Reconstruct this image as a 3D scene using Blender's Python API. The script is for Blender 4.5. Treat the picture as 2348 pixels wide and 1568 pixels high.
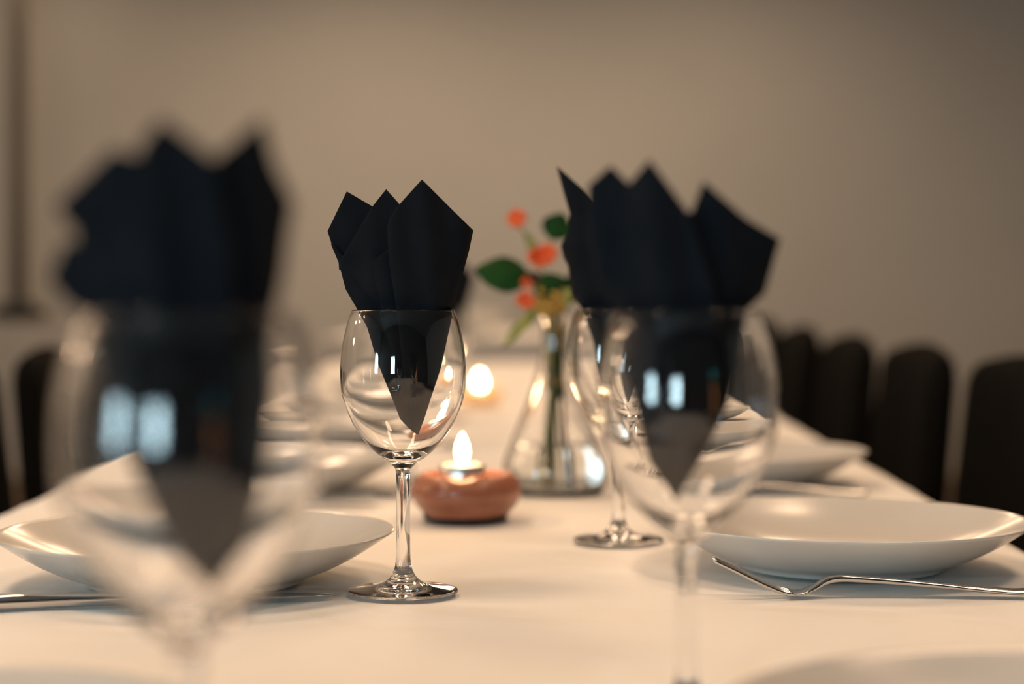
import bpy, bmesh, math, random
from mathutils import Vector, Matrix, noise
random.seed(7)
D = bpy.data
C = bpy.context.scene
COL = C.collection
for o in list(D.objects): D.objects.remove(o)

# ------------------------------------------------------------------ camera
TZ = 0.75                     # table height
H = 0.1828                    # eye above the table
CZ = TZ + H
F = 4050.0                    # focal length in px of a 2348 px wide frame
HY = 700.0                    # horizon row
cam = D.cameras.new('camera'); co = D.objects.new('camera', cam); COL.objects.link(co)
co.location = (0, 0, CZ); co.rotation_euler = (math.pi/2, 0, 0)
cam.sensor_width = 36; cam.lens = F*36/2348
cam.shift_y = -(784-HY)/2348
cam.clip_start = .02; cam.clip_end = 60
cam.dof.use_dof = True; cam.dof.focus_distance = 1.118; cam.dof.aperture_fstop = 3.1
C.camera = co

# ------------------------------------------------------------------ world, exposure, lights
w = D.worlds.new('world'); C.world = w; w.use_nodes = True
w.node_tree.nodes['Background'].inputs[0].default_value = (.35, .5, .6, 1)
w.node_tree.nodes['Background'].inputs[1].default_value = .3
C.view_settings.view_transform = 'Standard'; C.view_settings.look = 'None'
C.view_settings.gamma = 1; C.view_settings.use_curve_mapping = False
C.view_settings.exposure = 0.0
cy = C.cycles
cy.use_denoising = True
try: cy.denoiser = 'OPENIMAGEDENOISE'
except Exception: pass
cy.max_bounces = 14; cy.transmission_bounces = 14; cy.glossy_bounces = 6; cy.diffuse_bounces = 4
cy.transparent_max_bounces = 8
cy.caustics_refractive = True; cy.caustics_reflective = True
cy.blur_glossy = .6
cy.sample_clamp_indirect = 30

WARM = (1.0, .67, .42)
def area(name, loc, size, power, color=WARM, rot=(0, 0, 0)):
    l = D.lights.new(name, 'AREA'); l.shape = 'DISK'; l.size = size; l.energy = power; l.color = color
    o = D.objects.new(name, l); o.location = loc; o.rotation_euler = rot; COL.objects.link(o); return o
def point(name, loc, r, power, color=WARM):
    l = D.lights.new(name, 'POINT'); l.shadow_soft_size = r; l.energy = power; l.color = color
    o = D.objects.new(name, l); o.location = loc; COL.objects.link(o); return o
for x in (-.85, .95):
    for y, p in ((.75, 19.2), (2.6, 17.6), (4.6, 20.5), (6.5, 19.5), (8.3, 13.5)):  # farthest row is an unseen wash, added to lift the back wall
        l = area('ceiling_and_wash_light', (x, y, 2.85), .6, p*(1.14 if x < 0 else .86))
        if y > 6 and x < 0: area('ceiling_and_wash_light', (-2.5, y+.6, 2.85), .6, 3.5)  # extra unseen lamps, added to brighten the left of the back wall
        if y < 3: l.data.cycles.is_caustics_light = True
# a cluster of small warm bulbs off to the left
for dx, dy, dz in ((0, 0, 0), (.05, .42, .34), (-.05, .62, -.10), (.05, -.35, .42), (0, .22, -.42)):
    point('bulb_light', (-2.75+dx, 1.75+dy, 1.85+dz), .055, 6)

# ------------------------------------------------------------------ materials
def mat(name, col, rough=.5, metal=0, spec=.5, coat=0, trans=0, ior=1.45, emis=None, estr=0, sheen=0, sss=0):
    m = D.materials.new(name); m.use_nodes = True
    b = m.node_tree.nodes['Principled BSDF']; i = b.inputs
    i['Base Color'].default_value = (*col, 1); i['Roughness'].default_value = rough
    i['Metallic'].default_value = metal; i['Specular IOR Level'].default_value = spec
    i['Coat Weight'].default_value = coat; i['Coat Roughness'].default_value = .05
    i['Transmission Weight'].default_value = trans; i['IOR'].default_value = ior
    i['Sheen Weight'].default_value = sheen
    if sss:
        i['Subsurface Weight'].default_value = sss; i['Subsurface Radius'].default_value = (.02, .01, .005)
    if emis:
        i['Emission Color'].default_value = (*emis, 1); i['Emission Strength'].default_value = estr
    return m
def noisy(m, c1, c2, scale=8, detail=4, bump=0, bscale=None, stretch=(1, 1, 1), bdist=.001):
    nt = m.node_tree; b = nt.nodes['Principled BSDF']
    tc = nt.nodes.new('ShaderNodeTexCoord'); mp = nt.nodes.new('ShaderNodeMapping')
    mp.inputs['Scale'].default_value = stretch
    n = nt.nodes.new('ShaderNodeTexNoise'); n.inputs['Scale'].default_value = scale; n.inputs['Detail'].default_value = detail
    r = nt.nodes.new('ShaderNodeValToRGB'); r.color_ramp.elements[0].color = (*c1, 1); r.color_ramp.elements[1].color = (*c2, 1)
    r.color_ramp.elements[0].position = .3; r.color_ramp.elements[1].position = .7
    nt.links.new(tc.outputs['Object'], mp.inputs[0]); nt.links.new(mp.outputs[0], n.inputs['Vector'])
    nt.links.new(n.outputs['Fac'], r.inputs[0]); nt.links.new(r.outputs[0], b.inputs['Base Color'])
    if bump:
        n2 = nt.nodes.new('ShaderNodeTexNoise'); n2.inputs['Scale'].default_value = bscale or scale*4
        bp = nt.nodes.new('ShaderNodeBump'); bp.inputs['Strength'].default_value = bump; bp.inputs['Distance'].default_value = bdist
        nt.links.new(mp.outputs[0], n2.inputs['Vector']); nt.links.new(n2.outputs['Fac'], bp.inputs['Height'])
        nt.links.new(bp.outputs[0], b.inputs['Normal'])
    return m
M = {}
M['wall'] = noisy(mat('taupe_plaster', (.5, .48, .45), .9), (.51, .53, .53), (.56, .575, .575), .7, 3)
M['darkwall'] = noisy(mat('darkened_wall', (.05, .045, .04), .7), (.045, .042, .038), (.06, .055, .05), 1.5, 3)  # colour darkened so the unseen wall gives dark reflections and little fill
M['ceiling'] = mat('ceiling_paint', (.24, .235, .23), .9)
M['floor'] = noisy(mat('floor_wood', (.2, .13, .08), .5), (.14, .09, .055), (.2, .13, .08), 3, 5, stretch=(8, 1, 1))
M['trim'] = mat('trim_paint', (.6, .58, .54), .5)
M['cloth'] = noisy(mat('table_linen', (.85, .85, .84), .85, spec=.15, sheen=.2), (.83, .82, .80), (.86, .85, .83), 4, 3, .25, 900, bdist=.0004)
nt = M['cloth'].node_tree
tc = nt.nodes.new('ShaderNodeTexCoord'); mp = nt.nodes.new('ShaderNodeMapping'); mp.inputs['Scale'].default_value = (1, 1.3, 1); mp.inputs['Rotation'].default_value = (0, 0, .35)
wn = nt.nodes.new('ShaderNodeTexNoise'); wn.inputs['Scale'].default_value = 6; wn.inputs['Detail'].default_value = 2.5; wn.inputs['Distortion'].default_value = 1.2
wb = nt.nodes.new('ShaderNodeBump'); wb.inputs['Strength'].default_value = .3; wb.inputs['Distance'].default_value = .02
fb = [n for n in nt.nodes if n.type == 'BUMP' and n != wb][0]
nt.links.new(tc.outputs['Object'], mp.inputs[0]); nt.links.new(mp.outputs[0], wn.inputs['Vector']); nt.links.new(wn.outputs['Fac'], wb.inputs['Height'])
nt.links.new(wb.outputs[0], fb.inputs['Normal'])
M['glass'] = mat('clear_glass', (1, 1, 1), 0, trans=1, ior=1.5)
nt = M['glass'].node_tree
gb = nt.nodes.new('ShaderNodeBsdfGlass'); gb.inputs['Roughness'].default_value = 0; gb.inputs['IOR'].default_value = 1.5
nt.links.new(gb.outputs[0], nt.nodes['Material Output'].inputs['Surface'])
M['water'] = mat('water', (.98, 1, .98), 0, trans=1, ior=1.33)
M['napkin'] = noisy(mat('napkin_paper', (.006, .008, .012), .85, spec=.12), (.0045, .0065, .010), (.008, .010, .014), 40, 3, .3, 700, bdist=.0004)
M['china'] = mat('white_porcelain', (.60, .59, .57), .16, spec=.4, coat=.08)
M['steel'] = mat('polished_steel', (.62, .61, .6), .13, metal=1)
M['chair'] = noisy(mat('black_fabric', (.012, .011, .011), .95, spec=.04), (.004, .0042, .004), (.0065, .0065, .006), 60, 3)
M['chairleg'] = mat('black_metal', (.012, .012, .012), .4, metal=.6)
M['tabletop'] = mat('table_board', (.4, .3, .2), .6)
M['bowl'] = noisy(mat('glazed_clay', (.3, .1, .05), .35, coat=.2), (.20, .060, .030), (.48, .20, .12), 14, 5, .3, 30, stretch=(1, 1, 3.5), bdist=.0015)
M['bowlfoot'] = mat('dark_foot', (.01, .009, .009), .7)
M['wax'] = mat('candle_wax', (.9, .8, .62), .4, sss=1, emis=(1, .55, .22), estr=0.0)
M['tin'] = mat('tealight_tin', (.8, .78, .75), .3, metal=1)
M['flame'] = mat('flame', (0, 0, 0), 1, spec=0, emis=(1, .72, .40), estr=55)
M['wick'] = mat('wick', (.02, .015, .01), .9)
M['frost'] = mat('frosted_glass', (1, .82, .6), .45, trans=.75, ior=1.3, sss=.3)
M['leaf'] = noisy(mat('leaf_green', (.02, .09, .02), .65, spec=.15), (.002, .028, .008), (.012, .062, .008), 30, 3)
M['leafpale'] = noisy(mat('leaf_pale', (.2, .25, .05), .5), (.14, .19, .035), (.30, .30, .09), 30, 3)
M['stem'] = noisy(mat('stem_green', (.1, .12, .03), .5), (.10, .09, .02), (.17, .15, .04), 30, 3)
M['petal'] = noisy(mat('petal_orange', (.85, .16, .03), .5, sss=.1), (.78, .12, .035), (.90, .26, .08), 40, 3)
M['seedhead'] = mat('seed_brown', (.06, .025, .012), .8)
M['filler'] = mat('filler_olive', (.38, .24, .05), .7)
M['post'] = mat('post_taupe', (.145, .135, .12), .7)
M['postdisc'] = mat('disc_black', (.02, .02, .02), .6)
M['sky1'] = mat('window_daylight', (0, 0, 0), 1, emis=(.64, .90, 1.0), estr=28)
M['warmglow'] = mat('lit_doorway', (0, 0, 0), 1, emis=(1, .36, .10), estr=3.2)
M['sign'] = mat('sign_teal', (0, 0, 0), 1, emis=(.08, .75, .75), estr=5)

# ------------------------------------------------------------------ helpers
def link(name, me, m=None, parent=None, smooth=True, loc=None):
    o = D.objects.new(name, me); COL.objects.link(o)
    if m is not None and not me.materials: me.materials.append(m)
    if parent is not None: o.parent = parent
    if loc is not None: o.location = loc
    if smooth:
        for p in me.polygons: p.use_smooth = True
    return o
def mesh(name, vs, fs):
    me = D.meshes.new(name); me.from_pydata([tuple(v) for v in vs], [], fs); me.update(); return me
def bm_mesh(name, bm):
    bmesh.ops.recalc_face_normals(bm, faces=bm.faces)
    me = D.meshes.new(name); bm.to_mesh(me); bm.free(); return me
def tag(o, label, cat, group=None):
    o['label'] = label; o['category'] = cat
    if group: o['group'] = group
    return o
def empty(name, loc, label, cat, group=None, rz=0):
    o = D.objects.new(name, None); COL.objects.link(o); o.location = loc; o.rotation_euler.z = rz
    o.empty_display_size = .02
    return tag(o, label, cat, group)
def tree(o, parent=None):
    c = o.copy(); COL.objects.link(c)
    if parent is not None: c.parent = parent
    for ch in list(o.children): tree(ch, c)
    return c
def box_bm(bm, x0, x1, y0, y1, z0, z1, bev=0):
    r = bmesh.ops.create_cube(bm, size=1)
    for v in r['verts']:
        v.co = Vector(((x0+x1)/2+v.co.x*(x1-x0), (y0+y1)/2+v.co.y*(y1-y0), (z0+z1)/2+v.co.z*(z1-z0)))
    if bev:
        es = list({e for v in r['verts'] for e in v.link_edges})
        bmesh.ops.bevel(bm, geom=es, offset=bev, segments=3, affect='EDGES', profile=.5)
def box(name, x0, x1, y0, y1, z0, z1, m, parent=None, bev=0):
    bm = bmesh.new(); box_bm(bm, x0, x1, y0, y1, z0, z1, bev)
    return link(name, bm_mesh(name, bm), m, parent, smooth=False)
def struct(o): o['kind'] = 'structure'; return o
def cr(pts, n):
    """Catmull-Rom through 2-D points (third item 1 = sharp corner, ignored)"""
    out = []
    P = [pts[0]] + list(pts) + [pts[-1]]
    for i in range(1, len(P)-2):
        p0, p1, p2, p3 = P[i-1], P[i], P[i+1], P[i+2]
        for k in range(n):
            t = k/n
            out.append(tuple(.5*((2*p1[j]) + (-p0[j]+p2[j])*t + (2*p0[j]-5*p1[j]+4*p2[j]-p3[j])*t*t + (-p0[j]+3*p1[j]-3*p2[j]+p3[j])*t**3) for j in range(2)))
    out.append(tuple(pts[-1])); return out
def lathe_mesh(name, prof, seg=64, wob=None):
    vs, fs = [], []
    for k, (r, z) in enumerate(prof):
        for s in range(seg):
            a = 2*math.pi*s/seg
            rr, zz = (r, z) if wob is None else wob(r, z, a)
            vs.append((rr*math.cos(a), rr*math.sin(a), zz))
    for k in range(len(prof)-1):
        for s in range(seg):
            t = (s+1) % seg
            fs.append((k*seg+s, k*seg+t, (k+1)*seg+t, (k+1)*seg+s))
    me = mesh(name, vs, fs)
    return me
def close_poles(me):
    bm = bmesh.new(); bm.from_mesh(me)
    bmesh.ops.remove_doubles(bm, verts=bm.verts, dist=1e-6)
    bmesh.ops.recalc_face_normals(bm, faces=bm.faces)
    bm.to_mesh(me); bm.free(); return me
def interp(tab, v):
    if v <= tab[0][0]: return tab[0][1]
    for a, b in zip(tab, tab[1:]):
        if v <= b[0]: return a[1] + (b[1]-a[1])*(v-a[0])/max(b[0]-a[0], 1e-9)
    return tab[-1][1]

# ------------------------------------------------------------------ room
X0, X1, Y0, Y1, ZC = -3.4, 4.2, -2.6, 9.6, 2.95
struct(box('floor', X0, X1, Y0, Y1, -.1, 0, M['floor']))
struct(box('ceiling', X0, X1, Y0, Y1, ZC, ZC+.1, M['ceiling']))
struct(box('wall_back', X0-.1, X1+.1, Y1, Y1+.1, -.1, ZC+.1, M['wall']))
struct(box('wall_left', X0-.1, X0, Y0, Y1, -.1, ZC+.1, M['wall']))
struct(box('wall_right', X1, X1+.1, Y0, Y1, -.1, ZC+.1, M['wall']))
struct(box('wall_front', X0-.1, X1+.1, Y0-.1, Y0, -.1, ZC+.1, M['darkwall']))
struct(box('baseboard_back', X0, X1, Y1-.018, Y1, 0, .09, M['trim']))
def window(name, cx, cz, wd, ht, on):
    if on == 'front':
        p = box(name, cx-wd/2, cx+wd/2, Y0, Y0+.01, cz-ht/2, cz+ht/2, M['sky1']); fr = lambda a, b, c, d: box('window_frame', a, b, Y0, Y0+.04, c, d, M['trim'], p)
    else:
        p = box(name, X0, X0+.01, cx-wd/2, cx+wd/2, cz-ht/2, cz+ht/2, M['sky1']); fr = lambda a, b, c, d: box('window_frame', X0, X0+.04, a, b, c, d, M['trim'], p)
    t = .05
    fr(cx-wd/2-t, cx-wd/2, cz-ht/2-t, cz+ht/2+t); fr(cx+wd/2, cx+wd/2+t, cz-ht/2-t, cz+ht/2+t)
    fr(cx-wd/2, cx+wd/2, cz-ht/2-t, cz-ht/2); fr(cx-wd/2, cx+wd/2, cz+ht/2, cz+ht/2+t)
    struct(p)
window('window_1', -1.08, 1.17, .48, .80, 'front')
window('window_2', -2.02, 1.25, .62, 1.0, 'left')
d = struct(box('door_1', 1.80, 1.93, Y0, Y0+.02, .3, 1.45, M['warmglow']))
box('door_frame', 1.72, 1.80, Y0, Y0+.05, 0, 1.55, M['trim'], d); box('door_frame', 1.93, 2.01, Y0, Y0+.05, 0, 1.55, M['trim'], d)
tag(box('exit_sign', 1.80, 1.93, Y0, Y0+.05, 1.66, 1.76, M['sign']), 'small lit teal sign box above the doorway behind the camera', 'sign')

# grey post with black disc, far left
PY = 8.9
def PX(px, Y): return (px-1174)/F*Y
def PZ(py, Y): return CZ-(py-HY)/F*Y
t = empty('hanging_post', (PX(42, PY), PY, PZ(715, PY)), 'grey-brown vertical post ending in a flat black disc, far left', 'post')
link('pole', close_poles(lathe_mesh('pole', [(0, .02), (.044, .02), (.044, ZC-PZ(715, PY)), (0, ZC-PZ(715, PY))], 32)), M['post'], t)
link('disc', close_poles(lathe_mesh('disc', [(0, -.05), (.12, -.045), (.145, -.02), (.145, .01), (.10, .035), (.05, .045), (0, .045)], 48)), M['postdisc'], t, smooth=True)

# ------------------------------------------------------------------ tables and cloths
def edgeL(y): return -.455-.030*(y-1.8)
def edgeR(y): return .395+.035*(y-1.67)
def table(idx, ya, yb, z, label, clabel, exL=0, exR=0):
    t = empty('banquet_table', (0, (ya+yb)/2, 0), label, 'table')
    L = (yb-ya)/2-.03
    ym = (ya+yb)/2
    xl = max(edgeL(ya), edgeL(yb))-exL+.012; xr = min(edgeR(ya), edgeR(yb))+exR-.012
    box('tabletop', xl, xr, -L, L, z-.035, z-.008, M['tabletop'], t, .003)
    for sx in (-.17, .15):
        for sy in ((-L+.08, 0, L-.08) if L > 2 else (-L+.08, L-.08)):
            box('leg', sx-.02, sx+.02, sy-.02, sy+.02, 0, z-.035, M['chairleg'], t)
    # cloth: across = drape, top, drape
    nv = int((yb-ya)/.012); top_n = 90; dr = 14; drop = .24
    vs, fs = [], []
    cols = 0
    for j in range(nv+1):
        y = ya+(yb-ya)*j/nv
        a, b = edgeL(y)-exL, edgeR(y)+exR
        row = []
        for k in range(dr, 0, -1):
            f = k/dr; rp = .012*math.sin(y*23)*f+.008*math.sin(y*41+1)*f
            row.append((a-.004-.03*f+rp, y, z-.003-drop*f))
        for k in range(top_n+1):
            x = a+(b-a)*k/top_n
            n1 = noise.noise(Vector((x*5, y*3.2, idx*7.1))); n2 = noise.noise(Vector((x*11+y*6, y*9-x*4, 3.3+idx)))
            rg = (1-abs(noise.noise(Vector((x*2.2+y*1.3, y*5.5-x*1.5, 9.2+idx)))))**6
            dz = .0009*n1+.0005*n2+.0012*rg
            row.append((x, y, z-.0022+min(dz, .0021)))
        for k in range(1, dr+1):
            f = k/dr; rp = .012*math.sin(y*21+2)*f+.008*math.sin(y*37)*f
            row.append((b+.004+.03*f+rp, y, z-.003-drop*f))
        cols = len(row); vs += row
    for j in range(nv):
        for k in range(cols-1):
            q = j*cols+k; fs.append((q, q+1, q+cols+1, q+cols))
    # hanging ends
    def end(j, sy):
        base = len(vs)
        for k in range(cols):
            x, y, zz = vs[j*cols+k]
            vs.append((x, y+sy*(.006+.01*math.sin(x*30)), min(zz, z-drop) if zz > z-drop else zz))
        for k in range(cols-1):
            q = j*cols+k
            fs.append((q, q+1, base+k+1, base+k) if sy < 0 else (q+1, q, base+k, base+k+1))
    end(0, -1)
    end(nv, 1)
    me = mesh('tablecloth', vs, fs)
    c = link('tablecloth', me, M['cloth'])
    tag(c, clabel, 'tablecloth')
    sol = c.modifiers.new('thickness', 'SOLIDIFY'); sol.thickness = .0012; sol.offset = -1
T1, T2, T3 = .75, .75, .82
table(0, -.25, 5.9, T1, 'long table under the near tablecloth with the sharp wine glass', 'long white tablecloth under the sharp wine glass and clay candle bowl')
table(2, 6.0, 8.6, T3, 'farthest table, at the back wall', 'farthest white tablecloth, a pale blur near the back wall', .06, .1)
def tz(y): return T1 if y < 3.0 else (T2 if y < 5.95 else T3)

# ------------------------------------------------------------------ wine glass
OUT = [(.0, .0), (.020, .0), (.0335, .0004), (.0347, .0014), (.0335, .0024), (.0250, .0033), (.0160, .0050), (.0095, .0088), (.0062, .0140), (.0048, .0200), (.0045, .030),
       (.0044, .050), (.0044, .068), (.0047, .0770), (.0060, .0800), (.0100, .0832), (.0150, .0868), (.0217, .0932), (.0297, .1035), (.0350, .1140), (.0388, .1250), (.0400, .1375), (.0397, .1480), (.0382, .1600), (.0352, .1730), (.0328, .1792)]
RIM = [(.0325, .1800), (.0319, .1799)]
INN = [(.0316, .1790), (.0341, .1730), (.0371, .1600), (.0387, .1480), (.0390, .1375), (.0377, .1255), (.0338, .1150), (.0282, .1050), (.0200, .0955), (.0130, .0905), (.0060, .0880), (.0, .0873)]
prof = cr(OUT, 4)+cr([(.0328, .1792)]+RIM+[(.0316, .1790)], 3)[1:-1]+cr(INN, 4)
prof = [(max(r, 0), z) for r, z in prof]
def glass_parts(name, prof, cuts, names, m, parent, seg=72):
    n = len(prof)
    nor = []
    for i in range(n):
        a = prof[max(i-1, 0)]; b = prof[min(i+1, n-1)]
        tx, tzz = b[0]-a[0], b[1]-a[1]; l = math.hypot(tx, tzz) or 1
        nor.append((tzz/l, -tx/l))
    nor[0] = (0, -1); nor[-1] = (0, 1)
    rng = [0]+cuts+[n-1]
    outs = []
    for a, b, nm in zip(rng, rng[1:], names):
        vs, fs, ns = [], [], []
        idx = []
        for k in range(a, b+1):
            r, z = prof[k]
            if r < 1e-7:
                idx.append([len(vs)]*seg); vs.append((0, 0, z)); ns.append((0, 0, nor[k][1])); continue
            ring = []
            for s in range(seg):
                an = 2*math.pi*s/seg; ring.append(len(vs))
                vs.append((r*math.cos(an), r*math.sin(an), z)); ns.append((nor[k][0]*math.cos(an), nor[k][0]*math.sin(an), nor[k][1]))
            idx.append(ring)
        for k in range(len(idx)-1):
            for s in range(seg):
                t = (s+1) % seg; q = (idx[k][s], idx[k][t], idx[k+1][t], idx[k+1][s])
                u = []
                for v in q:
                    if v not in u: u.append(v)
                fs.append(tuple(u))
        me = mesh(nm, vs, fs)
        for p in me.polygons: p.use_smooth = True
        me.normals_split_custom_set_from_vertices(ns)
        outs.append(link(nm, me, m, parent, smooth=False))
    return outs
c1 = min(range(len(cr(OUT, 4))), key=lambda i: abs(prof[i][1]-.0200)+(0 if prof[i][0] < .006 else 9))
c2 = min(range(len(cr(OUT, 4))), key=lambda i: abs(prof[i][1]-.0680)+(0 if prof[i][0] < .006 else 9))
def wine_glass(loc, label, rz=0):
    t = empty('wine_glass', loc, label, 'wine glass', 'wine glasses along the table', rz)
    return t
g0 = wine_glass((0, 0, 0), 'clear wine glass in sharp focus, standing left of the middle')
glass_parts('wine_glass', prof, [c1, c2], ['foot', 'stem', 'bowl'], M['glass'], g0)
inner_tab = sorted([(z, r) for r, z in INN])

# ------------------------------------------------------------------ napkins
def napkin(loc, cx, s, outline, layers, label, ko=1.0, grow=0.0, up=0.0):
    """outline, layers in photo pixels for the placing at scale s px/m; turned into metres about the glass axis"""
    yb = HY+H*s
    L = sorted(outline['L']); R = sorted(outline['R'])
    vs, fs = [], []
    for li, (lay, k) in enumerate(layers):
        ll, rr = sorted(lay['L']), sorted(lay['R'])
        y0, y1 = ll[0][0], ll[-1][0]
        ys = sorted(set([y0+(y1-y0)*i/44 for i in range(45)]+[p[0] for p in ll]+[p[0] for p in rr]))
        ys = [y for y in ys if y0 <= y <= y1]
        nx = 18
        base = len(vs)
        for y in ys:
            a, b = interp(ll, y), interp(rr, y)
            oa, ob = interp(L, y), interp(R, y)
            yv = y-up*max(0, min(1, (HY+20-y)/120))+up*max(0, min(1, (y-900)/120))
            z = (yb-yv)/s
            xc = ((oa+ob)/2-cx)/s; Rr = max((ob-oa)/2/s, .0004)*1.04
            for i in range(nx+1):
                pxx = a+(b-a)*i/nx; pxx += (pxx-(oa+ob)/2)*grow+(grow*60*(2*i/nx-1) if grow else 0)*.3
                x = (pxx-cx)/s
                u = max(-1, min(1, (x-xc)/Rr))
                d = math.sqrt(max(0, 1-u*u))*min(Rr, .036)
                yy = -k*d*ko
                fold = .0016*math.sin(x*260+li*1.7+z*30)*min(1, Rr/.02)*min(1, abs(k)+.3)
                yy += fold
                Yd = loc[1]+yy; x = PX(pxx, Yd)-loc[0]; z = PZ(yv, Yd)-loc[2]
                # sheets shift towards the rim edge so that they never cross the glass
                if z < .182:
                    ri = interp(inner_tab, min(z, .179))-.0013
                    x = max(-ri, min(ri, x)); lim = math.sqrt(max(0, ri*ri-x*x)); yy = max(-lim, min(lim, yy))
                vs.append((x, yy, z))
        for j in range(len(ys)-1):
            for i in range(nx):
                q = base+j*(nx+1)+i; fs.append((q, q+1, q+nx+2, q+nx+1))
    me = mesh('napkin', vs, fs)
    bm = bmesh.new(); bm.from_mesh(me); bmesh.ops.dissolve_degenerate(bm, dist=1e-6, edges=bm.edges); bm.to_mesh(me); bm.free()
    o = link('napkin', me, M['napkin'], loc=loc)
    so = o.modifiers.new('thickness', 'SOLIDIFY'); so.thickness = .0005; so.offset = 0
    tag(o, label, 'napkin', 'black napkins standing in the wine glasses')
    return o
def pair(*a): return [(a[i], a[i+1]) for i in range(0, len(a), 2)]
def lay(L, R): return {'L': L, 'R': R}

def spot(px, s, z=TZ): Y = F/s; return (PX(px, Y), Y, z)
S0, SR, SN, SF = 3600., 5190., 7505., 2954.
# --- sharp glass
GL = {}
p = spot(924.5, S0)
g0.location = p; GL['mid'] = g0
outc = lay(pair(412, 760, 530, 751, 564, 761, 602, 777, 663, 793, 704, 817, 749, 842, 833, 867, 897, 893, 963, 918, 986, 939, 999, 957),
           pair(412, 1085, 528, 1085, 574, 1075, 706, 1039, 750, 1030, 843, 1010, 884, 997, 930, 982, 963, 972, 999, 959))
midlayers = [
    (lay(pair(412, 967, 468, 916, 500, 893, 520, 888, 600, 892, 700, 908, 850, 925, 963, 943, 999, 957), pair(412, 967.5, 528, 1084.5, 574, 1075, 706, 1039, 750, 1030, 843, 1010, 884, 997, 930, 982, 963, 972, 999, 959)), .80),
    (lay(pair(572, 888, 600, 855, 640, 860, 704, 876, 900, 915, 995, 952), pair(572, 891, 600, 905, 700, 925, 995, 957)), .60),
    (lay(pair(434, 885, 473, 854, 602, 777, 618, 778, 630, 800, 640, 815, 704, 868, 850, 905, 990, 948), pair(434, 885.5, 468, 916, 600, 925, 704, 930, 990, 957)), .46),
    (lay(pair(558, 759, 564, 761, 602, 777, 663, 793, 704, 817, 749, 842, 833, 867, 897, 893, 963, 918, 986, 939, 999, 957), pair(558, 762, 640, 830, 704, 900, 833, 920, 999, 958)), .30),
    (lay(pair(439, 795, 530, 751, 564, 762, 602, 779, 704, 830, 850, 885, 990, 948), pair(439, 795.5, 473, 854, 560, 900, 704, 915, 990, 956)), .02),
    (lay(pair(470, 880, 530, 790, 602, 790, 704, 826, 833, 872, 963, 922, 995, 950), pair(470, 960, 530, 1060, 574, 1060, 706, 1030, 843, 1000, 930, 975, 995, 957)), -.45),
]
nmid = napkin(p, 924.5, S0, outc, midlayers, 'black paper napkin folded to points in the sharp wine glass')
# --- near right glass
def put_glass(px, s, label, z=TZ, rz=0):
    g = tree(g0); g.location = spot(px, s, z); g['label'] = label; g.rotation_euler.z = rz; return g
put_glass(1575, SR, 'wine glass with the broad black napkin, standing in front of the right white plate', rz=.3)
outr = lay(pair(381, 1350, 562, 1352, 640, 1370, 700, 1408, 712, 1412, 850, 1438, 927, 1460, 1047, 1490, 1137, 1549),
           pair(381, 1784, 562, 1784, 676, 1750, 712, 1708, 850, 1686, 927, 1665, 1011, 1622, 1137, 1551))
napkin(spot(1575, SR), 1575, SR, outr, [
    (lay(pair(430, 1612, 508, 1583, 600, 1565, 712, 1560, 1137, 1549), pair(430, 1613, 514, 1706, 562, 1784, 676, 1750, 712, 1708, 850, 1686, 927, 1665, 1011, 1622, 1137, 1551)), .55),
    (lay(pair(381, 1490, 436, 1445, 600, 1420, 712, 1425, 850, 1442, 927, 1462, 1047, 1492, 1137, 1549), pair(381, 1491, 508, 1583, 700, 1650, 900, 1650, 1137, 1551)), .75),
    (lay(pair(394, 1403, 439, 1354, 560, 1352, 640, 1370, 700, 1408, 850, 1438, 927, 1460, 1047, 1490, 1137, 1549), pair(394, 1404, 436, 1445, 600, 1500, 850, 1520, 1137, 1550)), .35),
    (lay(pair(500, 1400, 600, 1390, 700, 1415, 850, 1445, 1047, 1495, 1130, 1546), pair(500, 1640, 562, 1740, 676, 1730, 712, 1695, 850, 1670, 1011, 1610, 1130, 1554)), -.5),
], 'black napkin with four ragged points in the glass before the right plate', grow=.02, up=14)
# --- nearest left glass
put_glass(431, SN, 'large out-of-focus wine glass nearest the camera, at the left', rz=.7)
outn = lay(pair(306, 148, 505, 148, 560, 190, 590, 175, 658, 128, 700, 170, 721, 205, 800, 225, 900, 260, 1043, 321, 1088, 338, 1178, 377, 1258, 423, 1326, 484),
           pair(306, 653, 500, 653, 638, 633, 709, 617, 793, 606, 895, 612, 1077, 593, 1224, 559, 1326, 486))
napkin(spot(431, SN), 431, SN, outn, [
    (lay(pair(306, 587, 398, 485, 560, 440, 721, 430, 1000, 440, 1326, 484), pair(306, 588, 408, 612, 500, 653, 638, 633, 709, 617, 793, 606, 895, 612, 1077, 593, 1224, 559, 1326, 486)), .5),
    (lay(pair(306, 372, 367, 327, 600, 300, 900, 340, 1150, 400, 1326, 484), pair(306, 373, 398, 485, 600, 530, 1000, 530, 1326, 486)), .7),
    (lay(pair(378, 265, 505, 148, 545, 170, 570, 195, 640, 200, 721, 230, 900, 280, 1088, 345, 1326, 484), pair(378, 266, 392, 330, 700, 400, 1000, 430, 1326, 485)), .3),
    (lay(pair(590, 165, 658, 128, 700, 170, 721, 205, 800, 225, 900, 260, 1043, 321, 1088, 338, 1178, 377, 1258, 423, 1326, 484), pair(590, 200, 700, 360, 1000, 420, 1326, 485)), .1),
    (lay(pair(430, 300, 505, 190, 640, 190, 721, 225, 900, 275, 1088, 350, 1258, 430, 1320, 480), pair(430, 560, 500, 630, 709, 600, 895, 600, 1077, 580, 1224, 545, 1320, 488)), -.5),
], 'black napkin in the large blurred glass at the left edge', grow=.07, up=34)
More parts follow.
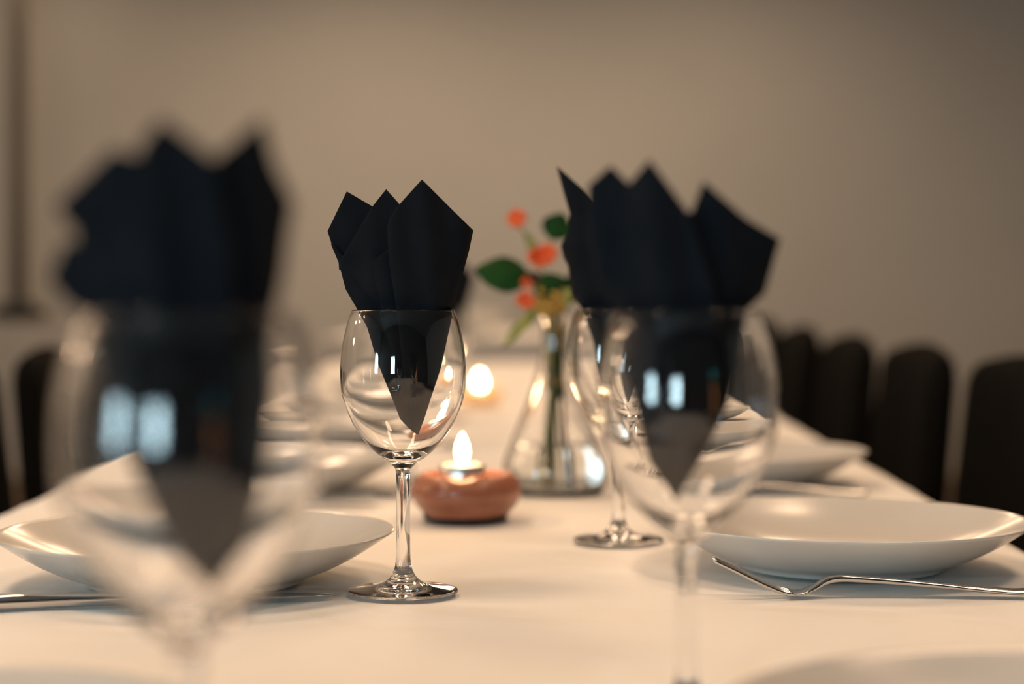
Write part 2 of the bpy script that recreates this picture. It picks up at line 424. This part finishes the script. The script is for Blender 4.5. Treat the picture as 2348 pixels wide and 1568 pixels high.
# --- glass behind the near right one
put_glass(1418, SF, 'wine glass behind the flask vase side, half hidden by the broad napkin', rz=1.1)
outf = lay(pair(382, 1277, 490, 1300, 562, 1286, 600, 1300, 676, 1311, 708, 1335, 784, 1361, 844, 1373, 930, 1404),
           pair(382, 1500, 600, 1510, 708, 1500, 800, 1455, 930, 1408))
napkin(spot(1418, SF), 1418, SF, outf, [
    (lay(pair(382, 1277, 439, 1292, 490, 1307, 540, 1300, 562, 1286, 590, 1292, 610, 1303, 676, 1311, 708, 1335, 784, 1361, 844, 1373, 930, 1404), pair(382, 1278, 439, 1343, 500, 1400, 600, 1440, 708, 1450, 800, 1420, 930, 1407)), .6),
    (lay(pair(450, 1440, 520, 1380, 600, 1370, 708, 1390, 930, 1405), pair(450, 1441, 560, 1505, 600, 1510, 708, 1500, 800, 1455, 930, 1408)), .3),
    (lay(pair(480, 1350, 562, 1330, 676, 1330, 708, 1345, 844, 1380, 925, 1404), pair(480, 1400, 600, 1490, 708, 1485, 800, 1445, 925, 1407)), -.5),
], 'dark grey napkin with a tall thin left point, behind the broad napkin')
# --- further rows: copies
def far_pair(X, Y, gl, nl, rz, z=None):
    z = tz(Y) if z is None else z
    g = tree(g0); g.location = (X, Y, z); g['label'] = gl; g.rotation_euler.z = rz
    n = tree(nmid); n.location = (X, Y, z); n['label'] = nl; n.rotation_euler.z = rz
far_pair(-.099, 1.71, 'wine glass standing directly behind the sharp glass, beside the clay bowl', 'black napkin hidden just behind the sharp napkin', .1)
far_pair(-.098, 2.30, 'wine glass on the left side, second behind the sharp one', 'black napkin second behind the sharp one', -.2)
far_pair(-.105, 2.84, 'blurred wine glass at the far end of the near cloth, left of the candle glow', 'small dark napkin blur between the sharp napkin and the big green leaf', .15)
far_pair(.148, 1.96, 'wine glass behind the broad black napkin, first in the hidden row', 'black napkin right behind the broad one', .3)
far_pair(.172, 2.55, 'wine glass behind the broad black napkin, second in the hidden row', 'black napkin two places behind the broad one', -.3)

# ------------------------------------------------------------------ plates
pl_out = cr([(.0, .0022), (.060, .0022), (.066, .0004), (.071, .0006), (.075, .0040), (.090, .0095), (.106, .0175), (.120, .0262), (.1300, .0328)], 4)
pl_rim = [(.1309, .0337), (.1300, .0343)]
pl_in = cr([(.1285, .0340), (.118, .0292), (.104, .0228), (.090, .0172), (.076, .0122), (.066, .0092), (.0600, .0076), (.0540, .0066), (.048, .0063), (.03, .0061), (0, .0060)], 4)
plate_me = close_poles(lathe_mesh('plate', pl_out+pl_rim+pl_in, 96))
def plate(X, Y, label):
    o = link('plate', plate_me, M['china'], loc=(X, Y, tz(Y)))
    tag(o, label, 'plate', 'white deep plates at the place settings'); return o
plate(-.209, 1.171, 'white deep plate above the knife, behind the nearest blurred glass')
plate(.230, 1.238, 'white deep plate behind the fork at the right')
plate(-.225, .602, 'white plate cut off at the bottom left corner')
plate(.205, .635, 'white plate cut off at the bottom right corner')
for Y, l in ((1.756, 'next plate beyond the left one above the knife'), (2.34, 'blurred plate third up the left side'), (2.86-.06, 'blurred plate fourth up the left side'),
             (3.5, 'blurred left plate, first on the farther cloth'), (4.1, 'blurred left plate, second on the farther cloth'), (4.7, 'blurred left plate, last on the farther cloth')):
    plate(-.238 if Y < 3 else -.25, Y, l)
for Y, l in ((1.83, 'blurred white plate jutting over the cloth edge before the dark chairs'), (2.42, 'blurred plate third up the right side'), (2.84, 'blurred plate fourth up the right side'),
             (3.6, 'blurred right plate, first on the farther cloth'), (4.2, 'blurred right plate, second on the farther cloth')):
    plate(.236 if Y < 3 else .26, Y, l)

# ------------------------------------------------------------------ cutlery
def sweep(path, prof_fn, m, name, parent=None, nseg=12, thick=1.45):
    """path along +X: list of (x, z, halfwidth, halfthick); elliptical section"""
    vs, fs = [], []
    n = len(path)
    for i, (x, z, hw, ht) in enumerate(path):
        a = path[max(i-1, 0)]; b = path[min(i+1, n-1)]
        tx, tzz = b[0]-a[0], b[1]-a[1]; l = math.hypot(tx, tzz) or 1
        nx, nz = -tzz/l, tx/l; ht = ht*thick
        for k in range(nseg):
            an = 2*math.pi*k/nseg; c, s = math.cos(an), math.sin(an)
            c = math.copysign(abs(c)**.8, c); s = math.copysign(abs(s)**.8, s)
            vs.append((x+nx*s*ht, c*hw, z+nz*s*ht))
    for i in range(n-1):
        for k in range(nseg):
            t = (k+1) % nseg; fs.append((i*nseg+k, i*nseg+t, (i+1)*nseg+t, (i+1)*nseg+k))
    fs.append(tuple(reversed(range(nseg)))); fs.append(tuple(range((n-1)*nseg, n*nseg)))
    me = mesh(name, vs, fs)
    return me
def dens(pts, n=5):
    a = cr([(p[0], p[1]) for p in pts], n); b = cr([(p[2], p[3]) for p in pts], n)
    return [(p[0], p[1], abs(q[0]), abs(q[1])) for p, q in zip(a, b)]
# fork: x runs from the tines to the handle end
def tine_z(x): return interp([(0, .0225), (.012, .0170), (.025, .0105), (.037, .0050), (.045, .0022), (.052, .0013)], x)
fork_bm = bmesh.new()
handle = dens([(.046, .0018, .0095, .0009), (.054, .0016, .0090, .0010), (.062, .0042, .0060, .0012), (.070, .0085, .0035, .0015), (.078, .0105, .0030, .0016), (.090, .0102, .0031, .0015),
               (.115, .0085, .0036, .0014), (.145, .0060, .0048, .0013), (.170, .0036, .0066, .0012), (.190, .0022, .0080, .0012), (.200, .0026, .0070, .0011), (.2035, .0030, .0030, .0008)])
def fork_obj(loc, rz, label, src=[None]):
    if src[0] is None:
        t = empty('fork', loc, label, 'fork', 'steel forks', rz)
        link('handle', sweep(handle, None, None, 'fork_handle'), M['steel'], t)
        for k in range(4):
            yo = (k-1.5)*.0062
            pts = [(x, tine_z(x), .0006+.0011*min(1, x/.03), .0007+.0003*min(1, x/.03)) for x in (0, .004, .010, .018, .026, .034, .042, .049)]
            me = sweep(dens(pts, 3), None, None, 'fork_tine', nseg=8)
            for v in me.vertices: v.co.y += yo*(.93+.0*v.co.x)
            link('tine', me, M['steel'], t)
        src[0] = t; return t
    t = tree(src[0]); t.location = loc; t.rotation_euler.z = rz; t['label'] = label; return t
blade = dens([(0, .0016, .0012, .0003), (.006, .0017, .0040, .0004), (.018, .0020, .0066, .0005), (.045, .0022, .0082, .0006), (.085, .0024, .0080, .0007), (.098, .0026, .0060, .0010)])
khandle = dens([(.096, .0028, .0056, .0013), (.101, .0033, .0050, .0021), (.112, .0040, .0050, .0027), (.150, .0046, .0062, .0031), (.195, .0048, .0080, .0033), (.208, .0046, .0076, .0030), (.214, .0044, .0042, .0018)])
def knife_obj(loc, rz, label, src=[None]):
    if src[0] is None:
        t = empty('table_knife', loc, label, 'knife', 'steel table knives', rz)
        link('blade', sweep(blade, None, None, 'knife_blade'), M['steel'], t)
        link('handle', sweep(khandle, None, None, 'knife_handle'), M['steel'], t)
        src[0] = t; return t
    t = tree(src[0]); t.location = loc; t.rotation_euler.z = rz; t['label'] = label; return t
fork_obj((.1270, 1.113, TZ+.0002), 0.0, 'steel fork with raised tines, sharp, in front of the right plate')
knife_obj((-.1115, 1.106, TZ+.0002), math.pi+.235, 'steel table knife, sharp, lying before the left plate')
fork_obj((.140, 1.700, TZ+.0002), .02, 'blurred fork before the second plate on the right')
fork_obj((.140, 2.275, TZ+.0002), -.02, 'blurred fork before the third plate on the right')
knife_obj((-.118, 1.600, TZ+.0002), math.pi-.03, 'blurred knife before the second plate on the left')
knife_obj((-.118, 2.185, TZ+.0002), math.pi+.03, 'blurred knife before the third plate on the left')

# ------------------------------------------------------------------ candles
def flame(parent, z, h, m=M['flame']):
    pr = cr([(0, 0), (.0036*h/.024, .003*h/.024), (.0050*h/.024, .008*h/.024), (.0044*h/.024, .014*h/.024), (.0022*h/.024, .020*h/.024), (0, h)], 4)
    f = link('flame', close_poles(lathe_mesh('flame', [(max(r, 0), q) for r, q in pr], 24)), m, parent); f.location = (0, 0, z); return f
cyy = 1.511
cb = tag(link('candle_bowl', close_poles(lathe_mesh('candle_bowl', cr([(0, .004), (.034, .004), (.037, .006), (.0435, .013), (.0470, .0215), (.0465, .029), (.0430, .0355), (.0385, .0390), (.0350, .0390), (.0320, .0365), (.0280, .0300), (.0240, .0262), (0, .0262)], 5), 64,
    wob=lambda r, z, a: (r*(1+.02*math.sin(3*a+1)+.012*math.sin(5*a)), z-(.0035*math.exp(-((a-4.65)/.28)**2) if z > .03 and r > .028 else 0)))), M['bowl'], loc=(PX(1067, cyy), cyy, TZ)),
    'reddish-brown glazed clay candle bowl behind the sharp glass stem', 'candle holder')
link('foot', close_poles(lathe_mesh('bowl_foot', [(0, 0), (.0345, 0), (.0358, .0015), (.0365, .0055), (0, .0055)], 48)), M['bowlfoot'], cb)
def tealight(loc, label):
    t = empty('tealight', loc, label, 'candle')
    link('cup', close_poles(lathe_mesh('tealight_cup', [(0, 0), (.0185, 0), (.0192, .001), (.0194, .0165), (.0190, .0168), (.0187, .0155), (.0187, .001), (0, .0008)], 48)), M['tin'], t)
    link('wax', close_poles(lathe_mesh('tealight_wax', [(0, .0012), (.0184, .0012), (.0184, .0160), (.016, .0158), (0, .0155)], 48)), M['wax'], t)
    link('wick', close_poles(lathe_mesh('wick', [(0, .015), (.0007, .015), (.0006, .020), (0, .020)], 10)), M['wick'], t)
    flame(t, .0180, .0255)
    l = D.lights.new('candle_light', 'POINT'); l.energy = .2; l.color = (1, .55, .25); l.shadow_soft_size = .004
    lo = D.objects.new('candle_light', l); COL.objects.link(lo); lo.parent = t; lo.location = (0, 0, .0470)
    return t
tl = tealight((PX(1060, cyy), cyy, TZ+.0300), 'lit tealight burning in the clay bowl')
c2y = 3.2
vp = (PX(1100, c2y), c2y, T2)
v = tag(link('votive_holder', close_poles(lathe_mesh('votive', cr([(0, 0), (.027, 0), (.033, .004), (.039, .018), (.038, .034), (.0365, .036), (.035, .034), (.0360, .018), (.033, .012), (.026, .0115), (0, .0115)], 4), 48)), M['frost'], loc=vp),
        'frosted round candle cup glowing behind the sharp glass, above the clay bowl', 'candle holder')
t2 = tree(tl); t2.location = (vp[0], vp[1], vp[2]+.0125); t2['label'] = 'blurred tealight glowing inside the frosted cup'
for c_ in t2.children:
    if c_.name.startswith('flame'): c_.scale = (1.5, 1.5, 1.25)
t3 = tree(tl); t3.location = (PX(1021, 4.2), 4.2, T2); t3['label'] = 'far tealight seen through the right side of the sharp glass bowl'

tb = tag(link('pale_blur_bowl', close_poles(lathe_mesh('pale_blur_bowl', cr([(0, 0), (.06, 0), (.075, .01), (.11, .035), (.13, .07), (.133, .088), (.129, .088), (.125, .07), (.10, .035), (.06, .012), (0, .010)], 4), 48)), M['china'], loc=(PX(1078, 6.9), 6.9, T3)),  # bowl form invented to fill an unidentified pale blur
         'added pale bowl filling a bright blur on the farthest table, right of the sharp glass rim', 'bowl')
# ------------------------------------------------------------------ flask vase with flowers
vy = 1.72; vx = PX(1272, vy); vs_ = F/vy
vout = cr([(0, .0015), (.036, .0), (.047, .003), (.0515, .012), (.0508, .028), (.0405, .056), (.0245, .097), (.0150, .130), (.0130, .145), (.0130, .160), (.0150, .171), (.0168, .1752)], 4)
vin = cr([(.0158, .1755), (.0138, .170), (.0116, .160), (.0116, .145), (.0136, .130), (.0230, .097), (.0388, .056), (.0488, .028), (.0492, .014), (.044, .0065), (.030, .005), (0, .005)], 4)
va = empty('flask_vase', (vx, vy, TZ), 'clear conical flask vase holding the orange flowers', 'vase')
glass_parts('flask', [(max(r, 0), z) for r, z in vout+vin], [], ['flask'], M['glass'], va, 72)
wt = [(0, .0054)]+[(max(r-.0004, .0001), z) for r, z in reversed([q for q in vin if .0062 < q[1] < .05 and q[0] > .02])]
wt = [(0, .0054), (.029, .0055), (.0435, .0072), (.0485, .015), (.0482, .028), (.0420, .045), (0, .045)]
wo = link('water', close_poles(lathe_mesh('water', wt, 64)), M['water'], smooth=True, loc=(vx, vy, TZ))
tag(wo, 'clear water in the bottom of the flask vase', 'water')

def at(px, py, Y=vy): return Vector((PX(px, Y), Y, PZ(py, Y)))
def tube(name, pts, r0, r1, m, parent, nseg=8):
    P3 = []
    P = [pts[0]]+list(pts)+[pts[-1]]
    for i in range(1, len(P)-2):
        for k in range(6):
            t = k/6; p0, p1, p2, p3 = P[i-1], P[i], P[i+1], P[i+2]
            P3.append(.5*((2*p1)+(p2-p0)*t+(2*p0-5*p1+4*p2-p3)*t*t+(3*p1-p0-3*p2+p3)*t**3))
    P3.append(pts[-1])
    vs, fs = [], []
    for i, p in enumerate(P3):
        d = (P3[min(i+1, len(P3)-1)]-P3[max(i-1, 0)]).normalized()
        u = d.cross(Vector((0, 1, .01))).normalized(); v = d.cross(u)
        r = r0+(r1-r0)*i/(len(P3)-1)
        for k in range(nseg):
            a = 2*math.pi*k/nseg; vs.append(p+u*math.cos(a)*r+v*math.sin(a)*r)
    n = len(P3)
    for i in range(n-1):
        for k in range(nseg):
            t = (k+1) % nseg; fs.append((i*nseg+k, i*nseg+t, (i+1)*nseg+t, (i+1)*nseg+k))
    fs.append(tuple(reversed(range(nseg)))); fs.append(tuple(range((n-1)*nseg, n*nseg)))
    return link(name, mesh(name, vs, fs), m, parent)
def leaf(parent, base, tip, width, m, normal=Vector((0, -1, .25)), curl=.12, name='leaf'):
    ax = tip-base; L = ax.length; ax.normalize()
    side = ax.cross(normal).normalized(); nn = side.cross(ax).normalized()
    vs, fs = [], []
    n = 14; mcol = 6
    for i in range(n+1):
        t = i/n; wv = width/2*(math.sin(math.pi*min(1, t**.85))**.75 if 0 < t < 1 else .02)
        for j in range(-mcol, mcol+1):
            s = j/mcol
            vs.append(base+ax*(L*t)+side*(wv*s)+nn*(curl*L*math.sin(math.pi*t)-.25*wv*(abs(s)-0.3)+.02*L*math.sin(t*14)*abs(s)))
    c = 2*mcol+1
    for i in range(n):
        for j in range(c-1):
            q = i*c+j; fs.append((q, q+1, q+c+1, q+c))
    o = link(name, mesh(name, vs, fs), m, parent)
    so = o.modifiers.new('thickness', 'SOLIDIFY'); so.thickness = .0006
    return o
def blossom(parent, c, r, n=5, tilt=Vector((.35, -1, .75)), m=None):
    tilt = tilt.normalized(); u = tilt.cross(Vector((1, 0, .2))).normalized(); v = tilt.cross(u)
    for ring in range(2):
        for k in range(n):
            a = 2*math.pi*(k+.5*ring)/n; d = u*math.cos(a)+v*math.sin(a)
            leaf(parent, c-tilt*(.2*r)+d*.08*r, c+d*r*(1-.25*ring)+tilt*(.55+.3*ring)*r, r*.95, m or M['petal'], normal=tilt-d*.3, curl=-.18, name='petal')
def tuft(parent, c, r, n, m, name, size):
    """a tight cluster of little buds"""
    bm = bmesh.new()
    for k in range(n):
        q = Vector((random.gauss(0, 1), random.gauss(0, 1), random.gauss(0, 1))); q = q.normalized()*r*random.random()**.4
        ret = bmesh.ops.create_icosphere(bm, subdivisions=2, radius=size*random.uniform(.7, 1.2))
        for v_ in ret['verts']: v_.co = v_.co*1.0+c+q
    o = link(name, bm_mesh(name, bm), m, parent); o['kind'] = 'stuff'; return o
nb = Vector((vx, vy, TZ+.008))
def sprig(label, foot, neck, pts):
    t = empty('flower_sprig', (0, 0, 0), label, 'flower')
    P = [nb+Vector(foot), nb+Vector((foot[0]*.6+neck[0]*.4, foot[1]*.6+neck[1]*.4, .07)), nb+Vector((neck[0], neck[1], .150))]+pts
    t.location = P[0]
    return t, P
def fin(t):
    bpy.context.view_layer.update()
    for ch in t.children: ch.location = -t.location
a, P = sprig('sprig with one large dark leaf and orange blossom, reaching left', (.008, .0, .0), (-.005, 0), [at(1240, 690), at(1225, 660)])
tube('stem', P, .0016, .0011, M['stem'], a)
leaf(a, at(1215, 640), at(1088, 618), .036, M['leaf'], curl=.08)
blossom(a, at(1232, 594, vy-.012), .0105)
blossom(a, at(1256, 586, vy-.012), .0105, tilt=Vector((-.3, -1, .5)))
blossom(a, at(1203, 692, vy-.01), .0095)
blossom(a, at(1208, 650, vy-.012), .0060)
tuft(a, at(1226, 636, vy-.012), .008, 26, M['seedhead'], 'seed_head', .0024)
fin(a)
a, P = sprig('tall sprig with the topmost orange bud and the round leaf', (-.012, .006, .0), (.001, .005), [at(1250, 640, vy+.01), at(1215, 560, vy+.01), at(1190, 515, vy+.01)])
tube('stem', P, .0015, .0009, M['leafpale'], a)
tube('side_stem', [at(1236, 600, vy+.01), at(1262, 560, vy+.005), at(1275, 540, vy)], .0010, .0008, M['leafpale'], a)
blossom(a, at(1186, 504, vy+.008), .0095, n=5, tilt=Vector((-.2, -1, .5)))
leaf(a, at(1262, 548), at(1292, 488), .030, M['leaf'], curl=.05)
leaf(a, at(1235, 600, vy+.012), at(1205, 530, vy+.012), .010, M['leafpale'])
fin(a)
a, P = sprig('leafy sprig with a drooping narrow pale leaf beside the flask neck', (.0, -.010, .0), (-.002, -.005), [at(1262, 700, vy-.006), at(1270, 670, vy-.008)])
tube('stem', P, .0017, .0010, M['stem'], a)
leaf(a, at(1222, 666, vy-.016), at(1300, 640, vy-.016), .024, M['leaf'], curl=.1)
leaf(a, at(1240, 700, vy-.01), at(1152, 796, vy-.02), .012, M['leafpale'], curl=.05)
leaf(a, at(1262, 720, vy-.01), at(1312, 660, vy-.02), .018, M['leafpale'], curl=.1)
tuft(a, at(1262, 688, vy-.012), .0155, 90, M['filler'], 'bud_cluster', .0032)
tuft(a, at(1250, 690, vy+.01), .012, 40, M['filler'], 'bud_cluster', .003)
leaf(a, nb+Vector((.002, -.006, .135)), nb+Vector((.004, -.002, .105)), .010, M['leaf'], curl=.02)
leaf(a, nb+Vector((.004, .0, .098)), nb+Vector((-.002, -.004, .075)), .010, M['leaf'], curl=.02)
fin(a)
a, P = sprig('short leafy stalk filling the flask neck', (-.006, -.006, .0), (.0, -.004), [at(1272, 712, vy), at(1266, 700, vy)])
tube('stem', P, .0034, .0024, M['stem'], a)
for q in range(9):
    b0 = nb+Vector((-.003*math.cos(q*2.2), -.003*math.sin(q*2.2), .152-.008*q)); leaf(a, b0, b0+Vector((.006*math.cos(q*2.2), .005*math.sin(q*2.2), .017)), .018, M['filler'] if q % 2 else M['leafpale'], curl=.03)
fin(a)
a, P = sprig('short sprig crowded in the flask neck, brown stemmed', (.012, .012, .0), (.005, .002), [at(1296, 705), at(1300, 680)])
tube('stem', P, .0022, .0012, M['seedhead'], a)
tuft(a, at(1290, 684, vy+.012), .010, 26, M['filler'], 'bud_cluster', .003)
leaf(a, at(1290, 700), at(1330, 620), .022, M['leaf'])
fin(a)

# ------------------------------------------------------------------ chairs
def build_chair(label):
    """faces -X (towards the table); origin on the floor under the backrest"""
    t = empty('upholstered_chair', (0, 0, 0), label, 'chair', 'black upholstered chairs along the table')
    # backrest panel, rounded top corners, leaning and curving
    nY, nZ, hw, z0, z1 = 20, 20, .215, .40, .865
    def half(z):
        f = (z-(z1-.07))/.07
        return hw+.028*max(0, -f)/4 if f <= 0 else hw-.045*(1-math.sqrt(max(0, 1-f*f)))
    vs, fs = [], []
    for side in (0, 1):
        for i in range(nZ+1):
            z = z0+(z1-z0)*(1-(1-i/nZ)**1.35)
            h = half(z)
            for j in range(nY+1):
                u = -1+2*j/nY
                edge = max(abs(u)**8, ((z-z0)/(z1-z0))**14)
                th = .026*(math.sqrt(max(0, 1-edge)))+.002
                x = .045*((z-z0)/(z1-z0))-.030*(1-u*u)*-1*.6-.02
                zz = z-.014*(u*u)*((z-z0)/(z1-z0))
                vs.append((x+(th if side else -th), u*h, zz))
    N = (nY+1)*(nZ+1)
    for i in range(nZ):
        for j in range(nY):
            q = i*(nY+1)+j
            fs.append((q+1, q, q+nY+1, q+nY+2)); fs.append((N+q, N+q+1, N+q+nY+2, N+q+nY+1))
    for i in range(nZ):
        for j in (0, nY):
            q = i*(nY+1)+j; f = (q, q+nY+1, N+q+nY+1, N+q); fs.append(f if j else tuple(reversed(f)))
    for j in range(nY):
        q = nZ*(nY+1)+j; fs.append((q, N+q, N+q+1, q+1)); fs.append((j, j+1, N+j+1, N+j))
    link('backrest', mesh('chair_backrest', vs, fs), M['chair'], t)
    box('seat', -.43, -.02, -.22, .22, .40, .475, M['chair'], t, .02)
    for sx, sy in ((-.40, -.18), (-.40, .18), (0.0, -.18), (0.0, .18)):
        bm = bmesh.new(); box_bm(bm, sx-.013, sx+.013, sy-.013, sy+.013, 0, .42, .003)
        link('leg', bm_mesh('chair_leg', bm), M['chairleg'], t, smooth=False)
    return t
ch0 = build_chair('')
first = True
RS = {1.83: 1.0, 2.42: 1.0, 3.01: 1.005, 3.60: 1.012, 4.19: 1.025, 4.78: 1.04}
right = [(1.83, 'black chair at the right edge behind the plate by the fork'), (2.42, 'black chair at the right frame edge, nearest of the visible row'), (3.01, 'black chair second from the right edge, with a clear gap on both sides'),
         (3.60, 'black chair third from the right edge'), (4.19, 'black chair fourth from the right edge, beside the broad napkin'), (4.78, 'farthest black chair on the right, behind the broad napkin')]
left = [(1.756, 'black chair at the left, tucked in at the second plate'), (2.36, 'black chair curving in at the left frame edge'), (2.95, 'black chair behind the nearest blurred glass, left side'),
        (3.54, 'black chair behind the nearest blurred napkin')]
for Y, l in right:
    o = ch0 if first else tree(ch0); first = False
    o.location = (.668-.008*(Y-2.4), Y, 0); o.scale.z = RS[Y]; o['label'] = l
for Y, l in left:
    o = tree(ch0); o.location = (-.735, Y, 0); o.rotation_euler.z = math.pi; o['label'] = l

# light focused through the glass feet onto the cloth
for o in D.objects:
    if o.type == 'MESH' and o.name.split('.')[0] in ('foot', 'stem', 'bowl', 'flask') and o.data.materials and o.data.materials[0] == M['glass']:
        o.cycles.is_caustics_caster = True
    if o.name.startswith('tablecloth'):
        o.cycles.is_caustics_receiver = True
